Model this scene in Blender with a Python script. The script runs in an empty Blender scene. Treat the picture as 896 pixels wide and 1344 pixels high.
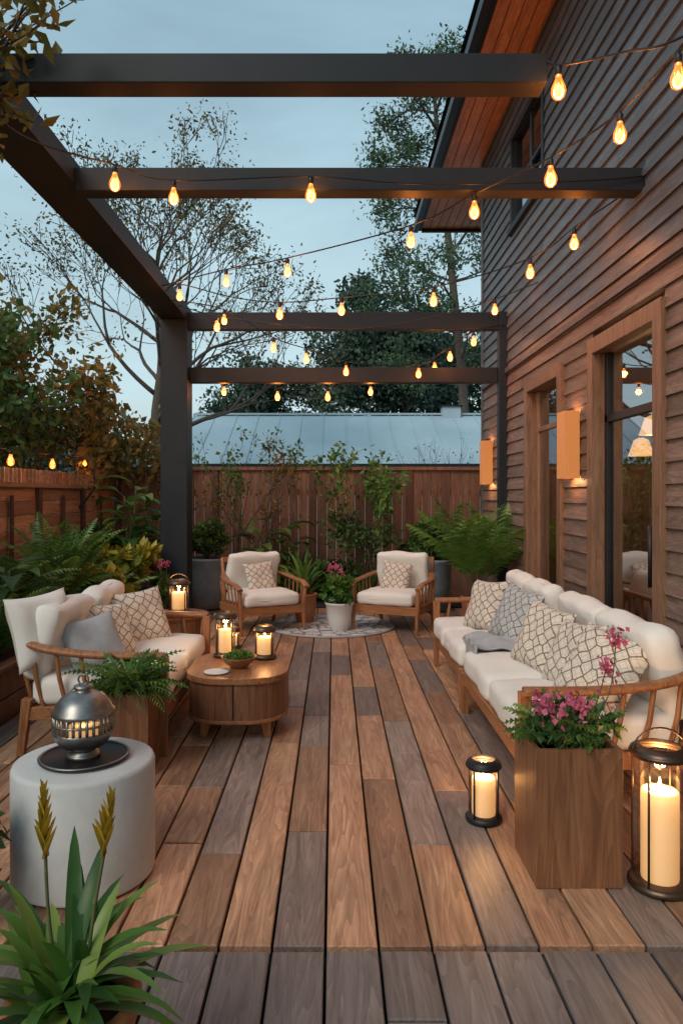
import bpy, math, random
import numpy as np
from mathutils import Vector, Matrix, Euler
R=random.Random(7)
scene=bpy.context.scene
# ------------------------------------------------------------------ materials
def nm(name):
    m=bpy.data.materials.new(name); m.use_nodes=True
    nt=m.node_tree; b=nt.nodes['Principled BSDF']
    return m,nt,b
def L(nt,a,b): nt.links.new(a,b)
def ramp(nt,cols,pos=None):
    r=nt.nodes.new('ShaderNodeValToRGB'); e=r.color_ramp.elements
    n=len(cols); pos=pos or [i/(n-1) for i in range(n)]
    while len(e)<n: e.new(0.5)
    for i in range(n):
        e[i].position=pos[i]; e[i].color=(*cols[i],1)
    return r
def coords(nt,scale=(1,1,1),usevar=False):
    tc=nt.nodes.new('ShaderNodeTexCoord'); mp=nt.nodes.new('ShaderNodeMapping')
    mp.inputs['Scale'].default_value=scale
    L(nt,tc.outputs['Object'],mp.inputs['Vector'])
    if usevar:
        at=nt.nodes.new('ShaderNodeAttribute'); at.attribute_name='var'
        mm=nt.nodes.new('ShaderNodeVectorMath'); mm.operation='SCALE'; mm.inputs[0].default_value=(13.1,27.7,15.3)
        L(nt,at.outputs['Fac'],mm.inputs['Scale'])
        L(nt,mm.outputs[0],mp.inputs['Location'])
        return mp,at
    return mp,None
def noise(nt,vec,scale,detail=6,rough=.6,dist=0):
    n=nt.nodes.new('ShaderNodeTexNoise'); n.inputs['Scale'].default_value=scale
    n.inputs['Detail'].default_value=detail; n.inputs['Roughness'].default_value=rough
    n.inputs['Distortion'].default_value=dist
    L(nt,vec,n.inputs['Vector']); return n
def bump(nt,b,h,strength=.2,dist=.01):
    bp=nt.nodes.new('ShaderNodeBump'); bp.inputs['Strength'].default_value=strength; bp.inputs['Distance'].default_value=dist
    L(nt,h,bp.inputs['Height']); L(nt,bp.outputs[0],b.inputs['Normal'])
def wood(name,dark,mid,light,axis='y',rough=.5,tone=.5,bumps=.25,fine=26,grey=None,wv=(.8,1.1),rings=30):
    m,nt,b=nm(name)
    f=fine; s={'x':(1.6,f,f),'y':(f,1.6,f),'z':(f,f,1.6)}[axis]
    mp,at=coords(nt,s,True)
    n=noise(nt,mp.outputs[0],1.3,9,.72,.7)
    r=ramp(nt,[dark,mid,light],[.33,.5,.68]); L(nt,n.outputs['Fac'],r.inputs[0])
    s2={'x':(.6,6,6),'y':(6,.6,6),'z':(6,6,.6)}[axis]
    mp2,_=coords(nt,s2,True)
    n2=noise(nt,mp2.outputs[0],.75,3,.45,.3)
    ml0=nt.nodes.new('ShaderNodeMath'); ml0.operation='MULTIPLY'; ml0.inputs[1].default_value=rings
    L(nt,n2.outputs['Fac'],ml0.inputs[0])
    fr=nt.nodes.new('ShaderNodeMath'); fr.operation='FRACT'; L(nt,ml0.outputs[0],fr.inputs[0])
    mr=nt.nodes.new('ShaderNodeMapRange'); mr.inputs[1].default_value=0; mr.inputs[2].default_value=1; mr.inputs[3].default_value=wv[1]; mr.inputs[4].default_value=wv[0]
    L(nt,fr.outputs[0],mr.inputs[0])
    mx=nt.nodes.new('ShaderNodeVectorMath'); mx.operation='SCALE'
    L(nt,r.outputs[0],mx.inputs[0]); L(nt,mr.outputs[0],mx.inputs['Scale'])
    mv=nt.nodes.new('ShaderNodeMapRange'); mv.inputs[3].default_value=1-tone; mv.inputs[4].default_value=1+tone
    L(nt,at.outputs['Fac'],mv.inputs[0])
    mx2=nt.nodes.new('ShaderNodeVectorMath'); mx2.operation='SCALE'
    L(nt,mx.outputs[0],mx2.inputs[0]); L(nt,mv.outputs[0],mx2.inputs['Scale'])
    out=mx2.outputs[0]
    mp3,_=coords(nt,(1,1,1)); n3=noise(nt,mp3.outputs[0],1.7,5,.6)
    gm=nt.nodes.new('ShaderNodeMix'); gm.data_type='RGBA'
    r3=ramp(nt,[(0,0,0),(1,1,1)],[.42,.7]); L(nt,n3.outputs['Fac'],r3.inputs[0])
    ml=nt.nodes.new('ShaderNodeMath'); ml.operation='MULTIPLY'; ml.inputs[1].default_value=.35 if grey else .12
    L(nt,r3.outputs[0],ml.inputs[0]); L(nt,ml.outputs[0],gm.inputs['Factor'])
    L(nt,out,gm.inputs['A']); gm.inputs['B'].default_value=(*(grey or dark),1)
    L(nt,gm.outputs['Result'],b.inputs['Base Color'])
    rr=nt.nodes.new('ShaderNodeMapRange'); rr.inputs[3].default_value=rough-.1; rr.inputs[4].default_value=rough+.18
    L(nt,n3.outputs['Fac'],rr.inputs[0]); L(nt,rr.outputs[0],b.inputs['Roughness'])
    b.inputs['Specular IOR Level'].default_value=.4
    bump(nt,b,n.outputs['Fac'],bumps,.004)
    return m
def plain(name,c,rough=.6,metal=0,var=.15,scale=10,bmp=.1,bd=.004,fine=None):
    m,nt,b=nm(name); mp,_=coords(nt)
    n=noise(nt,mp.outputs[0],scale,7,.65)
    r=ramp(nt,[tuple(x*(1-var) for x in c),tuple(min(1,x*(1+var)) for x in c)],[.3,.7])
    L(nt,n.outputs['Fac'],r.inputs[0]); L(nt,r.outputs[0],b.inputs['Base Color'])
    b.inputs['Roughness'].default_value=rough; b.inputs['Metallic'].default_value=metal
    if fine:
        n2=noise(nt,mp.outputs[0],fine,4,.6); bump(nt,b,n2.outputs['Fac'],bmp,bd)
    else: bump(nt,b,n.outputs['Fac'],bmp,bd)
    return m
def leafmat(name,cols,rough=.5,trans=.3):
    m,nt,b=nm(name)
    at=nt.nodes.new('ShaderNodeAttribute'); at.attribute_name='var'
    r=ramp(nt,cols); L(nt,at.outputs['Fac'],r.inputs[0])
    L(nt,r.outputs[0],b.inputs['Base Color']); b.inputs['Roughness'].default_value=rough
    b.inputs['Specular IOR Level'].default_value=.35
    if trans>0:
        t=nt.nodes.new('ShaderNodeBsdfTranslucent'); L(nt,r.outputs[0],t.inputs['Color'])
        ms=nt.nodes.new('ShaderNodeMixShader'); ms.inputs[0].default_value=trans
        L(nt,b.outputs[0],ms.inputs[1]); L(nt,t.outputs[0],ms.inputs[2])
        L(nt,ms.outputs[0],nt.nodes['Material Output'].inputs['Surface'])
    return m
def emis(name,c,s,base=(.8,.6,.4)):
    m,nt,b=nm(name); b.inputs['Base Color'].default_value=(*base,1)
    b.inputs['Emission Color'].default_value=(*c,1); b.inputs['Emission Strength'].default_value=s
    m.cycles.emission_sampling='NONE'
    return m
def clearglass(name,tint=(1,1,1),refl=.08,extra=None):
    m,nt,b=nm(name)
    tr=nt.nodes.new('ShaderNodeBsdfTransparent'); tr.inputs[0].default_value=(*tint,1)
    gl=nt.nodes.new('ShaderNodeBsdfGlossy'); gl.inputs['Roughness'].default_value=.03
    lw=nt.nodes.new('ShaderNodeLayerWeight'); lw.inputs[0].default_value=.35
    mr=nt.nodes.new('ShaderNodeMapRange'); mr.inputs[3].default_value=refl; mr.inputs[4].default_value=.6
    L(nt,lw.outputs['Fresnel'],mr.inputs[0])
    ms=nt.nodes.new('ShaderNodeMixShader'); L(nt,mr.outputs[0],ms.inputs[0])
    L(nt,tr.outputs[0],ms.inputs[1]); L(nt,gl.outputs[0],ms.inputs[2])
    last=ms.outputs[0]
    if extra:
        em=nt.nodes.new('ShaderNodeEmission'); em.inputs[0].default_value=(*extra[0],1); em.inputs[1].default_value=extra[1]
        ad=nt.nodes.new('ShaderNodeAddShader'); L(nt,last,ad.inputs[0]); L(nt,em.outputs[0],ad.inputs[1]); last=ad.outputs[0]
        m.cycles.emission_sampling='NONE'
    L(nt,last,nt.nodes['Material Output'].inputs['Surface'])
    return m
M={}
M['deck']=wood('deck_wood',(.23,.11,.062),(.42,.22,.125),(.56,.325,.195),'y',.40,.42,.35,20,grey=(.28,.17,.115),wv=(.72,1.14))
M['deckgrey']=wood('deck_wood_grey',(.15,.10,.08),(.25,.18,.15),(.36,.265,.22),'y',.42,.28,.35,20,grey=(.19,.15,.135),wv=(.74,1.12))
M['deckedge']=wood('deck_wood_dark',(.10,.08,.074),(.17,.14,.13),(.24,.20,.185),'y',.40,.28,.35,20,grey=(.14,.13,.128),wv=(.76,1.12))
M['teak']=wood('teak',(.19,.072,.028),(.34,.142,.058),(.44,.20,.088),'y',.38,.12,.12,34,wv=(.82,1.1))
M['teakz']=wood('teak_vertical',(.19,.072,.028),(.34,.142,.058),(.44,.20,.088),'z',.38,.12,.12,34,wv=(.82,1.1))
M['planter']=wood('planter_wood',(.12,.05,.024),(.20,.085,.04),(.27,.125,.063),'z',.42,.12,.15,24,wv=(.78,1.12),rings=22)
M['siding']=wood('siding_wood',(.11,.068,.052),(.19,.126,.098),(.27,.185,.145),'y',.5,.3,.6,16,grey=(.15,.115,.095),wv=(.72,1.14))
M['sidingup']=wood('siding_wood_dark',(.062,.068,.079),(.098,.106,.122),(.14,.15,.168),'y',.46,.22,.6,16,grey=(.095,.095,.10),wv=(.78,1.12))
M['soffit']=wood('soffit_wood',(.47,.17,.06),(.67,.27,.105),(.78,.35,.15),'y',.4,.14,.1,16)
M['frame']=wood('door_frame_wood',(.16,.082,.047),(.26,.14,.083),(.34,.19,.12),'z',.42,.1,.2,24)
M['fenceb']=wood('fence_wood',(.115,.052,.032),(.22,.104,.065),(.31,.155,.098),'z',.55,.32,.5,18,grey=(.14,.09,.065))
M['fencel']=wood('fence_wood_warm',(.30,.14,.065),(.52,.26,.13),(.64,.35,.19),'y',.5,.3,.4,16)
M['fencepost']=wood('fence_post_wood',(.07,.033,.02),(.12,.058,.036),(.17,.088,.056),'z',.55,.1,.3,20)
M['steel']=plain('charcoal_steel',(.012,.016,.022),.55,0,.2,5,.08)
M['steel'].node_tree.nodes['Principled BSDF'].inputs['Specular IOR Level'].default_value=.35
M['black']=plain('black_metal',(.018,.018,.02),.45,.3,.2,20,.05)
M['bronze']=plain('bronze_metal',(.12,.085,.06),.35,.85,.25,20,.1)
M['pewter']=plain('pewter_metal',(.27,.26,.25),.38,.9,.35,12,.25)
M['cream']=plain('cream_fabric',(.78,.75,.70),.9,0,.04,5,.25,.002,350)
M['grey']=plain('grey_fabric',(.36,.37,.385),.95,0,.12,9,.4,.003,200)
M['white']=plain('glazed_white_pot',(.68,.67,.65),.4,0,.06,8,.1)
M['concrete']=plain('concrete',(.55,.55,.54),.75,0,.12,4,.4,.004,55)
M['bluepot']=plain('blue_grey_ceramic',(.19,.25,.29),.42,0,.25,8,.15)
M['terra']=plain('terracotta',(.42,.17,.08),.7,0,.15,12,.2)
M['soil']=plain('soil',(.035,.024,.017),1,0,.5,30,.9,.03)
M['dark']=plain('under_deck_painted_shade',(.010,.008,.007),1,0,.3,30,.2)  # sheet below the boards; shade in the gaps is put into its near-black colour
M['bark']=plain('bark',(.085,.068,.057),.9,0,.4,25,.7,.02)
M['stem']=plain('plant_stem',(.09,.10,.04),.7,0,.3,30,.2)
M['wall2']=plain('rendered_wall',(.3,.3,.3),.9,0,.1,3,.2)
M['interior']=plain('room_interior',(.30,.19,.12),.9,0,.15,2,.1)
M['shade']=emis('lamp_shade',(1,.5,.18),2.2)
M['wax']=emis('candle_wax',(1,.48,.15),.46,(.85,.68,.45))
M['flame']=emis('flame',(1,.62,.22),22)
M['fil']=emis('filament',(1,.44,.10),12)
M['amber']=clearglass('amber_bulb_glass',(1,.56,.24),.08,((1,.24,.035),.85))
M['glass']=clearglass('lantern_glass',(1,.98,.95),.05)
M['sconceglow']=emis('sconce_glow',(1,.5,.18),2.2)
M['sconcefront']=emis('sconce_wood_painted_glow',(1,.33,.07),.34,(.42,.19,.08))  # wooden sconce box; its lit look is put in as weak emission
M['paper']=plain('paper',(.7,.68,.63),.8,0,.03,5,.02)
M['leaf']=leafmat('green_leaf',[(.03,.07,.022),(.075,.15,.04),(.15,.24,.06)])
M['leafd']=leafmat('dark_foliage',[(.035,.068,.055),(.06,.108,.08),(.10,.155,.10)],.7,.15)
M['leafo']=leafmat('olive_leaf',[(.09,.09,.025),(.22,.17,.04),(.46,.22,.05)],.5,.35)
M['leafb']=leafmat('bud_leaf',[(.08,.06,.04),(.13,.12,.06),(.18,.19,.08)],.7,.15)
M['leafp']=leafmat('pine_foliage',[(.045,.09,.045),(.08,.14,.065),(.13,.20,.09)],.7,.15)
M['bright']=leafmat('bright_leaf',[(.03,.09,.018),(.085,.20,.035),(.24,.34,.07)],.35,.3)
M['yellow']=leafmat('yellow_croton_leaf',[(.08,.15,.02),(.32,.32,.04),(.6,.40,.05)],.4,.3)
M['pink']=leafmat('pink_petals',[(.45,.05,.13),(.68,.14,.26),(.78,.36,.46)],.5,.35)
M['yel']=leafmat('yellow_flower',[(.42,.33,.03),(.6,.42,.05),(.26,.30,.05)],.5,.3)
M['distant']=leafmat('distant_foliage',[(.07,.10,.09),(.095,.13,.11),(.125,.155,.12)],.9,0)
m,nt,b=nm('window_glass')
tr=nt.nodes.new('ShaderNodeBsdfTransparent'); tr.inputs[0].default_value=(.6,.62,.6,1)
gl=nt.nodes.new('ShaderNodeBsdfGlossy'); gl.inputs['Roughness'].default_value=.015; gl.inputs[0].default_value=(.8,.85,.9,1)
ms=nt.nodes.new('ShaderNodeMixShader'); ms.inputs[0].default_value=.48
L(nt,tr.outputs[0],ms.inputs[1]); L(nt,gl.outputs[0],ms.inputs[2]); L(nt,ms.outputs[0],nt.nodes['Material Output'].inputs['Surface'])
M['pane']=m
def pattern(name,ca,cb,scale,w,rnd=.35):
    m,nt,b=nm(name); mp,_=coords(nt,(1,1,0))
    mp.inputs['Rotation'].default_value=(0,0,.78)
    v=nt.nodes.new('ShaderNodeTexVoronoi'); v.feature='DISTANCE_TO_EDGE'; v.inputs['Scale'].default_value=scale; v.inputs['Randomness'].default_value=rnd
    L(nt,mp.outputs[0],v.inputs['Vector'])
    r=ramp(nt,[cb,cb,ca],[0,w,w+.025]); L(nt,v.outputs['Distance'],r.inputs[0])
    v2=nt.nodes.new('ShaderNodeTexVoronoi'); v2.feature='DISTANCE_TO_EDGE'; v2.inputs['Scale'].default_value=scale*2.1; v2.inputs['Randomness'].default_value=rnd
    L(nt,mp.outputs[0],v2.inputs['Vector'])
    cm=tuple((x+y*1.3)/2.3 for x,y in zip(ca,cb))
    r2=ramp(nt,[cm,cm,(1,1,1)],[0,w*.7,w*.7+.03]); L(nt,v2.outputs['Distance'],r2.inputs[0])
    mm=nt.nodes.new('ShaderNodeMix'); mm.data_type='RGBA'; mm.blend_type='MULTIPLY'; mm.inputs['Factor'].default_value=.55
    L(nt,r.outputs[0],mm.inputs['A']); L(nt,r2.outputs[0],mm.inputs['B'])
    L(nt,mm.outputs['Result'],b.inputs['Base Color']); b.inputs['Roughness'].default_value=.9
    n=noise(nt,mp.outputs[0],300,3,.6); bump(nt,b,n.outputs['Fac'],.3,.002)
    return m
M['pat']=pattern('patterned_fabric',(.70,.63,.54),(.22,.15,.10),17,.05)
M['patg']=pattern('grey_patterned_fabric',(.5,.5,.49),(.15,.15,.15),18,.05)
M['rug']=pattern('rug_weave',(.66,.65,.63),(.22,.22,.24),6,.05,.8)
m,nt,b=nm('metal_roof'); mp,_=coords(nt); n=noise(nt,mp.outputs[0],.8,6,.6)
r=ramp(nt,[(.33,.46,.54),(.42,.56,.64)],[.3,.7]); L(nt,n.outputs['Fac'],r.inputs[0]); L(nt,r.outputs[0],b.inputs['Base Color']); b.inputs['Roughness'].default_value=.5
M['roof']=m
M['ground']=plain('grass_ground',(.04,.055,.022),1,0,.35,2,.5,.05)
# ------------------------------------------------------------------ mesh builder
class MB:
    def __init__(s): s.v=[];s.f=[];s.m=[];s.s=[];s.a=[];s.mats=[];s.T=Matrix()
    def mi(s,k):
        if k not in s.mats: s.mats.append(k)
        return s.mats.index(k)
    def add(s,vs,fs,k,smooth=False,var=None,raw=False):
        o=len(s.v)
        if var is None: var=R.random()
        if raw: s.v.extend(vs)
        else:
            T=s.T; s.v.extend([tuple(T@Vector(p)) for p in vs])
        i=s.mi(k)
        for j,f in enumerate(fs):
            s.f.append([o+q for q in f]); s.m.append(i); s.s.append(smooth)
            s.a.append(var[j] if isinstance(var,(list,np.ndarray)) else var)
    def box(s,c,d,k,rot=None,var=None,taper=1.0):
        hx,hy,hz=d[0]/2,d[1]/2,d[2]/2; vs=[]
        for z in(-1,1):
            t=taper if z<0 else 1
            for x,y in((-1,-1),(1,-1),(1,1),(-1,1)): vs.append(Vector((x*hx*t,y*hy*t,z*hz)))
        if rot is not None:
            e=Euler(rot).to_matrix(); vs=[e@q for q in vs]
        c=Vector(c); vs=[q+c for q in vs]
        s.add(vs,[(3,2,1,0),(4,5,6,7),(0,1,5,4),(1,2,6,5),(2,3,7,6),(3,0,4,7)],k,var=var)
    def b2(s,lo,hi,k,var=None):
        s.box([(a+b)/2 for a,b in zip(lo,hi)],[abs(b-a) for a,b in zip(lo,hi)],k,var=var)
    def lathe(s,c,prof,k,n=32,smooth=True,cap=True):
        vs=[];fs=[]
        for r,z in prof:
            for i in range(n):
                a=2*math.pi*i/n; vs.append((c[0]+r*math.cos(a),c[1]+r*math.sin(a),c[2]+z))
        for j in range(len(prof)-1):
            for i in range(n):
                fs.append((j*n+i,j*n+(i+1)%n,(j+1)*n+(i+1)%n,(j+1)*n+i))
        if cap:
            fs.append(tuple(range(n))[::-1]); fs.append(tuple((len(prof)-1)*n+i for i in range(n)))
        s.add(vs,fs,k,smooth)
    def tube(s,path,rad,k,n=8,flat=1.0,var=None,smooth=True):
        P=[Vector(p) for p in path]; N=len(P)
        if not isinstance(rad,(list,tuple)): rad=[rad]*N
        vs=[];fs=[]; up=None
        for i in range(N):
            t=(P[min(i+1,N-1)]-P[max(i-1,0)]); 
            if t.length<1e-9: t=Vector((0,0,1))
            t.normalize()
            if up is None:
                up=Vector((0,0,1)) if abs(t.z)<.9 else Vector((1,0,0))
            side=t.cross(up).normalized(); up=side.cross(t).normalized()
            for j in range(n):
                a=2*math.pi*(j+.5)/n
                vs.append(P[i]+side*math.cos(a)*rad[i]+up*math.sin(a)*rad[i]*flat)
        for i in range(N-1):
            for j in range(n):
                fs.append((i*n+j,i*n+(j+1)%n,(i+1)*n+(j+1)%n,(i+1)*n+j))
        fs.append(tuple(range(n))[::-1]); fs.append(tuple((N-1)*n+j for j in range(n)))
        s.add(vs,fs,k,smooth,var)
    def ring(s,c,r,t,k,n=32,axis='z',sc=1):
        vs=[];fs=[];m=8
        for i in range(n):
            a=2*math.pi*i/n
            for j in range(m):
                b=2*math.pi*j/m; rr=r+t*math.cos(b); h=t*math.sin(b)
                if axis=='z': vs.append((c[0]+rr*math.cos(a),c[1]+rr*math.sin(a),c[2]+h))
                else: vs.append((c[0]+rr*math.cos(a),c[1]+h,c[2]+rr*math.sin(a)*sc))
        for i in range(n):
            for j in range(m): fs.append((i*m+j,((i+1)%n)*m+j,((i+1)%n)*m+(j+1)%m,i*m+(j+1)%m))
        s.add(vs,fs,k,True)
    def cushion(s,c,d,k,r=.05,puff=.02,rot=None,seed=0):
        N=12; hx,hy,hz=[q/2 for q in d]; r=min(r,hz*.98)
        vs=[];fs=[];idx={}
        def vert(p):
            key=tuple(round(q,5) for q in p)
            if key in idx: return idx[key]
            x,y,z=p[0]*hx,p[1]*hy,p[2]*hz
            q=Vector((x,y,z)); inn=Vector((max(-(hx-r),min(hx-r,x)),max(-(hy-r),min(hy-r,y)),max(-(hz-r),min(hz-r,z))))
            o=q-inn
            if o.length>1e-9: q=inn+o.normalized()*r
            u,v=p[0],p[1]
            q.z+=puff*(1-u*u)*(1-v*v)*(1 if p[2]>0 else .3)+ .005*math.sin(u*5+seed)*math.cos(v*4+seed*2)+.003*math.sin(u*11+v*7+seed)
            q.x+=.009*math.sin(v*5+seed*3); q.y+=.008*math.sin(u*4+seed)
            idx[key]=len(vs); vs.append(q); return idx[key]
        g=[-1,-.96,-.88,-.7,-.48,-.24,0,.24,.48,.7,.88,.96,1]
        for ax in range(3):
            for sg in(-1,1):
                for i in range(N):
                    for j in range(N):
                        quad=[]
                        for a,b in((i,j),(i+1,j),(i+1,j+1),(i,j+1)):
                            p=[0,0,0]; p[ax]=sg; p[(ax+1)%3]=g[a]; p[(ax+2)%3]=g[b]; quad.append(vert(p))
                        fs.append(quad if sg>0 else quad[::-1])
        e=Euler(rot).to_matrix() if rot else Matrix.Identity(3); c=Vector(c)
        s.add([e@q+c for q in vs],fs,k,True)
        pts=[]
        for a in range(48):
            t=2*math.pi*a/48; cx,sx=math.cos(t),math.sin(t); pw=.22
            X=math.copysign(abs(cx)**pw,cx); Y=math.copysign(abs(sx)**pw,sx)
            pts.append(e@Vector((X*(hx-.004)+.009*math.sin(Y*5+seed*3),Y*(hy-.004)+.008*math.sin(X*4+seed),hz*.0))+c)
        pts.append(pts[0]); s.tube(pts,.0045,k,5)
    def leaves(s,pts,size,k,seed=0,aspect=.5,var=None,up=0.0,sv=.4,droop=0):
        rg=np.random.default_rng(seed); pts=np.asarray(pts,float); n=len(pts)
        if n==0: return
        d=rg.normal(size=(n,3)); d[:,2]+=up-droop; d/=np.linalg.norm(d,axis=1)[:,None]
        q=rg.normal(size=(n,3)); q[:,2]+=.8; sd=np.cross(d,q); sd/=np.linalg.norm(sd,axis=1)[:,None]+1e-9
        nn=np.cross(d,sd)
        Ls=size*(1+sv*(rg.random(n)*2-1))[:,None]; W=Ls*aspect*.5
        v=np.stack([pts,pts+d*Ls*.45+sd*W+nn*W*.3,pts+d*Ls,pts+d*Ls*.45-sd*W+nn*W*.3],1).reshape(-1,3)
        if var is None: var=np.clip(rg.normal(.5,.22,n),0,1)
        fs=[(4*i,4*i+1,4*i+2,4*i+3) for i in range(n)]
        s.add([tuple(x) for x in v.tolist()],fs,k,False,var,raw=True)
    def blade(s,base,az,el,length,width,k,droop=1.0,var=None,n=7,fold=.25,prof=None):
        p=Vector(base); e=el; st=length/n; vs=[];fs=[]
        h=Vector((math.cos(az),math.sin(az),0)); sd=Vector((-math.sin(az),math.cos(az),0))
        for i in range(n+1):
            t=i/n
            w=width*.5*(prof(t) if prof else (math.sin(math.pi*min(1,.18+t*.82))**.7 if t<1 else 0.02))
            dirv=h*math.cos(e)+Vector((0,0,math.sin(e))); nrm=Vector((0,0,1))*math.cos(e)-h*math.sin(e)
            vs+= [p+sd*w+nrm*w*fold,p,p-sd*w+nrm*w*fold]
            p=p+dirv*st; e-=droop/n*(.5+t)
        for i in range(n):
            a=3*i; fs+=[(a,a+1,a+4,a+3),(a+1,a+2,a+5,a+4)]
        s.add(vs,fs,k,True,R.random() if var is None else var)
    def frond(s,base,az,el,length,ll,k,droop=1.2,nl=16,lw=.012,stem='stem',t0=.12):
        p=Vector(base); e=el; st=length/nl
        h=Vector((math.cos(az),math.sin(az),0)); sd=Vector((-math.sin(az),math.cos(az),0)); path=[p.copy()]
        tone=R.random()
        for i in range(nl):
            t=(i+1)/nl; dirv=h*math.cos(e)+Vector((0,0,math.sin(e)))
            p=p+dirv*st; path.append(p.copy()); e-=droop/nl*(.4+t)
            if t>t0:
                tt=(t-t0)/(1-t0)
                q=ll*math.sin(math.pi*min(.97,.15+.82*tt))**.8
                for sg in(-1,1):
                    dd=(sd*sg*.85+dirv*.7+Vector((0,0,-.12+R.uniform(-.1,.1)))).normalized()
                    wv=dirv*lw
                    a=p;b_=p+dd*q*.5+wv+Vector((0,0,.01));c_=p+dd*q+Vector((0,0,-q*.25));d_=p+dd*q*.5-wv
                    s.add([a,b_,c_,d_],[(0,1,2,3)],k,False,min(1,max(0,tone*.6+.2+R.uniform(-.2,.2))))
        s.tube(path,[.006*(1-.7*i/len(path)) for i in range(len(path))],stem,5)
    def build(s,name,bevel=0,parent=None,loc=None):
        me=bpy.data.meshes.new(name); me.from_pydata([tuple(q) for q in s.v],[],s.f)
        for k in s.mats: me.materials.append(M[k])
        me.polygons.foreach_set('material_index',s.m); me.polygons.foreach_set('use_smooth',s.s)
        at=me.attributes.new('var','FLOAT','FACE'); at.data.foreach_set('value',[float(q) for q in s.a])
        me.update()
        o=bpy.data.objects.new(name,me); scene.collection.objects.link(o)
        if bevel:
            bv=o.modifiers.new('bevel','BEVEL'); bv.width=bevel; bv.segments=2; bv.limit_method='ANGLE'; bv.angle_limit=math.radians(50)
        if parent: o.parent=parent
        if loc: o.matrix_world=loc
        return o
def empty(name,loc=(0,0,0)):
    o=bpy.data.objects.new(name,None); o.location=loc; scene.collection.objects.link(o); return o
def light(name,loc,power,col=(1,.55,.24),size=.03,parent=None,typ='POINT'):
    l=bpy.data.lights.new(name,typ); l.energy=power; l.color=col; l.shadow_soft_size=size
    o=bpy.data.objects.new(name,l); scene.collection.objects.link(o); o.location=loc
    if parent: o.parent=parent; o.matrix_parent_inverse=parent.matrix_world.inverted()
    return o
def smooth(pts,n=6):
    P=[Vector(p) for p in pts]; out=[]
    for i in range(len(P)-1):
        a=P[max(i-1,0)];b=P[i];c=P[i+1];d=P[min(i+2,len(P)-1)]
        for j in range(n):
            t=j/n
            out.append(.5*((2*b)+(c-a)*t+(2*a-5*b+4*c-d)*t*t+(3*b-3*c+d-a)*t*t*t))
    out.append(P[-1]); return out
# ------------------------------------------------------------------ ground, deck
g=MB(); g.add([(-150,-60,-.12),(150,-60,-.12),(150,260,-.12),(-150,260,-.12)],[(0,1,2,3)],'ground'); g.build('ground')
d=MB(); W=.178; gap=.010
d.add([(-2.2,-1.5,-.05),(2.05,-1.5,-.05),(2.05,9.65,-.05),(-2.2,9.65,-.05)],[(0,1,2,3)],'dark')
def plank(mb,x0,x1,y0,y1,k,var):
    c=.004; z=R.uniform(-.0015,.0015); zb=-.03
    vs=[(x0,y0,zb),(x1,y0,zb),(x1,y1,zb),(x0,y1,zb),(x0,y0,z-c),(x1,y0,z-c),(x1,y1,z-c),(x0,y1,z-c),(x0+c,y0+c,z),(x1-c,y0+c,z),(x1-c,y1-c,z),(x0+c,y1-c,z)]
    mb.add(vs,[(0,1,5,4),(1,2,6,5),(2,3,7,6),(3,0,4,7),(4,5,9,8),(5,6,10,9),(6,7,11,10),(7,4,8,11),(8,9,10,11)],k,False,var)
i=-12
while -.028+i*W<2.04:
    x0=-.028+i*W+gap/2; x1=x0+W-gap
    if x1>2.045: x1=2.045
    if x0>-2.2:
        y=2.412
        while y<9.6:
            ln=R.choice([.6,.75,1.1,1.5,2.0]); 
            if y==2.412: ln=R.uniform(.5,2.0)
            y1=min(9.62,y+ln)
            if 9.62-y1<.3: y1=9.62
            plank(d,x0,x1,y,y1-.008,'deck' if R.random()>.24 else 'deckgrey',R.random()); y=y1
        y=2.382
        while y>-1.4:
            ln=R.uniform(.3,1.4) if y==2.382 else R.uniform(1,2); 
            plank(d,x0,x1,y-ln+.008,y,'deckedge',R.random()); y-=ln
    i+=1
d.build('wooden_deck')
b=MB()
b.b2((-3.2,1.5,-.1),(-2.24,9.7,.27),'soil')
for k in range(2): b.b2((-2.24,1.5,-.05+k*.19),(-2.2,9.66,.13+k*.19),'planter')
b.b2((-2.27,1.5,.332),(-2.17,9.66,.36),'planter')
b.b2((-3.2,9.66,-.1),(2.4,10.6,.015),'soil')
b.build('planting_bed',.004)
# ------------------------------------------------------------------ fences
f=MB(); x=-3.25
while x<2.6:
    w=R.uniform(.125,.15); yy=10.6+R.uniform(-.008,.008)
    f.b2((x,yy,-.1),(x+w-.008,yy+.025,1.86+R.uniform(-.004,.004)),'fenceb'); x+=w
f.b2((-3.25,10.56,1.865),(2.6,10.67,1.915),'fenceb',.8)
for z in(.35,1.5): f.b2((-3.25,10.63,z),(2.6,10.68,z+.09),'fenceb',.2)
x=-3.2
while x<2.5: f.b2((x,10.57,-.1),(x+.09,10.598,1.86),'fencepost'); x+=1.42
f.build('back_fence',.003)
f=MB(); y=1.0
while y<10.5:
    y1=min(10.55,y+1.37)
    z=-.05
    while z<1.5:
        f.b2((-3.24,y+.05,z),(-3.215+R.uniform(-.006,.006),y1-.03,z+.142),'fencel'); z+=.149
    f.b2((-3.27,y-.04,-.1),(-3.17,y+.05,1.58),'fencepost'); 
    f.b2((-3.19,y+.1+.55,-.1),(-3.165,y+.15+.55,1.5),'fencepost')
    y+=1.37
f.b2((-3.29,.9,1.582),(-3.15,10.56,1.63),'fencel',.2)
y=1.0
while y<10.5: f.b2((-3.235,y,1.632),(-3.21,y+.07,1.775+R.uniform(-.004,.004)),'fencel'); y+=.095
f.build('side_fence',.003)
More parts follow.
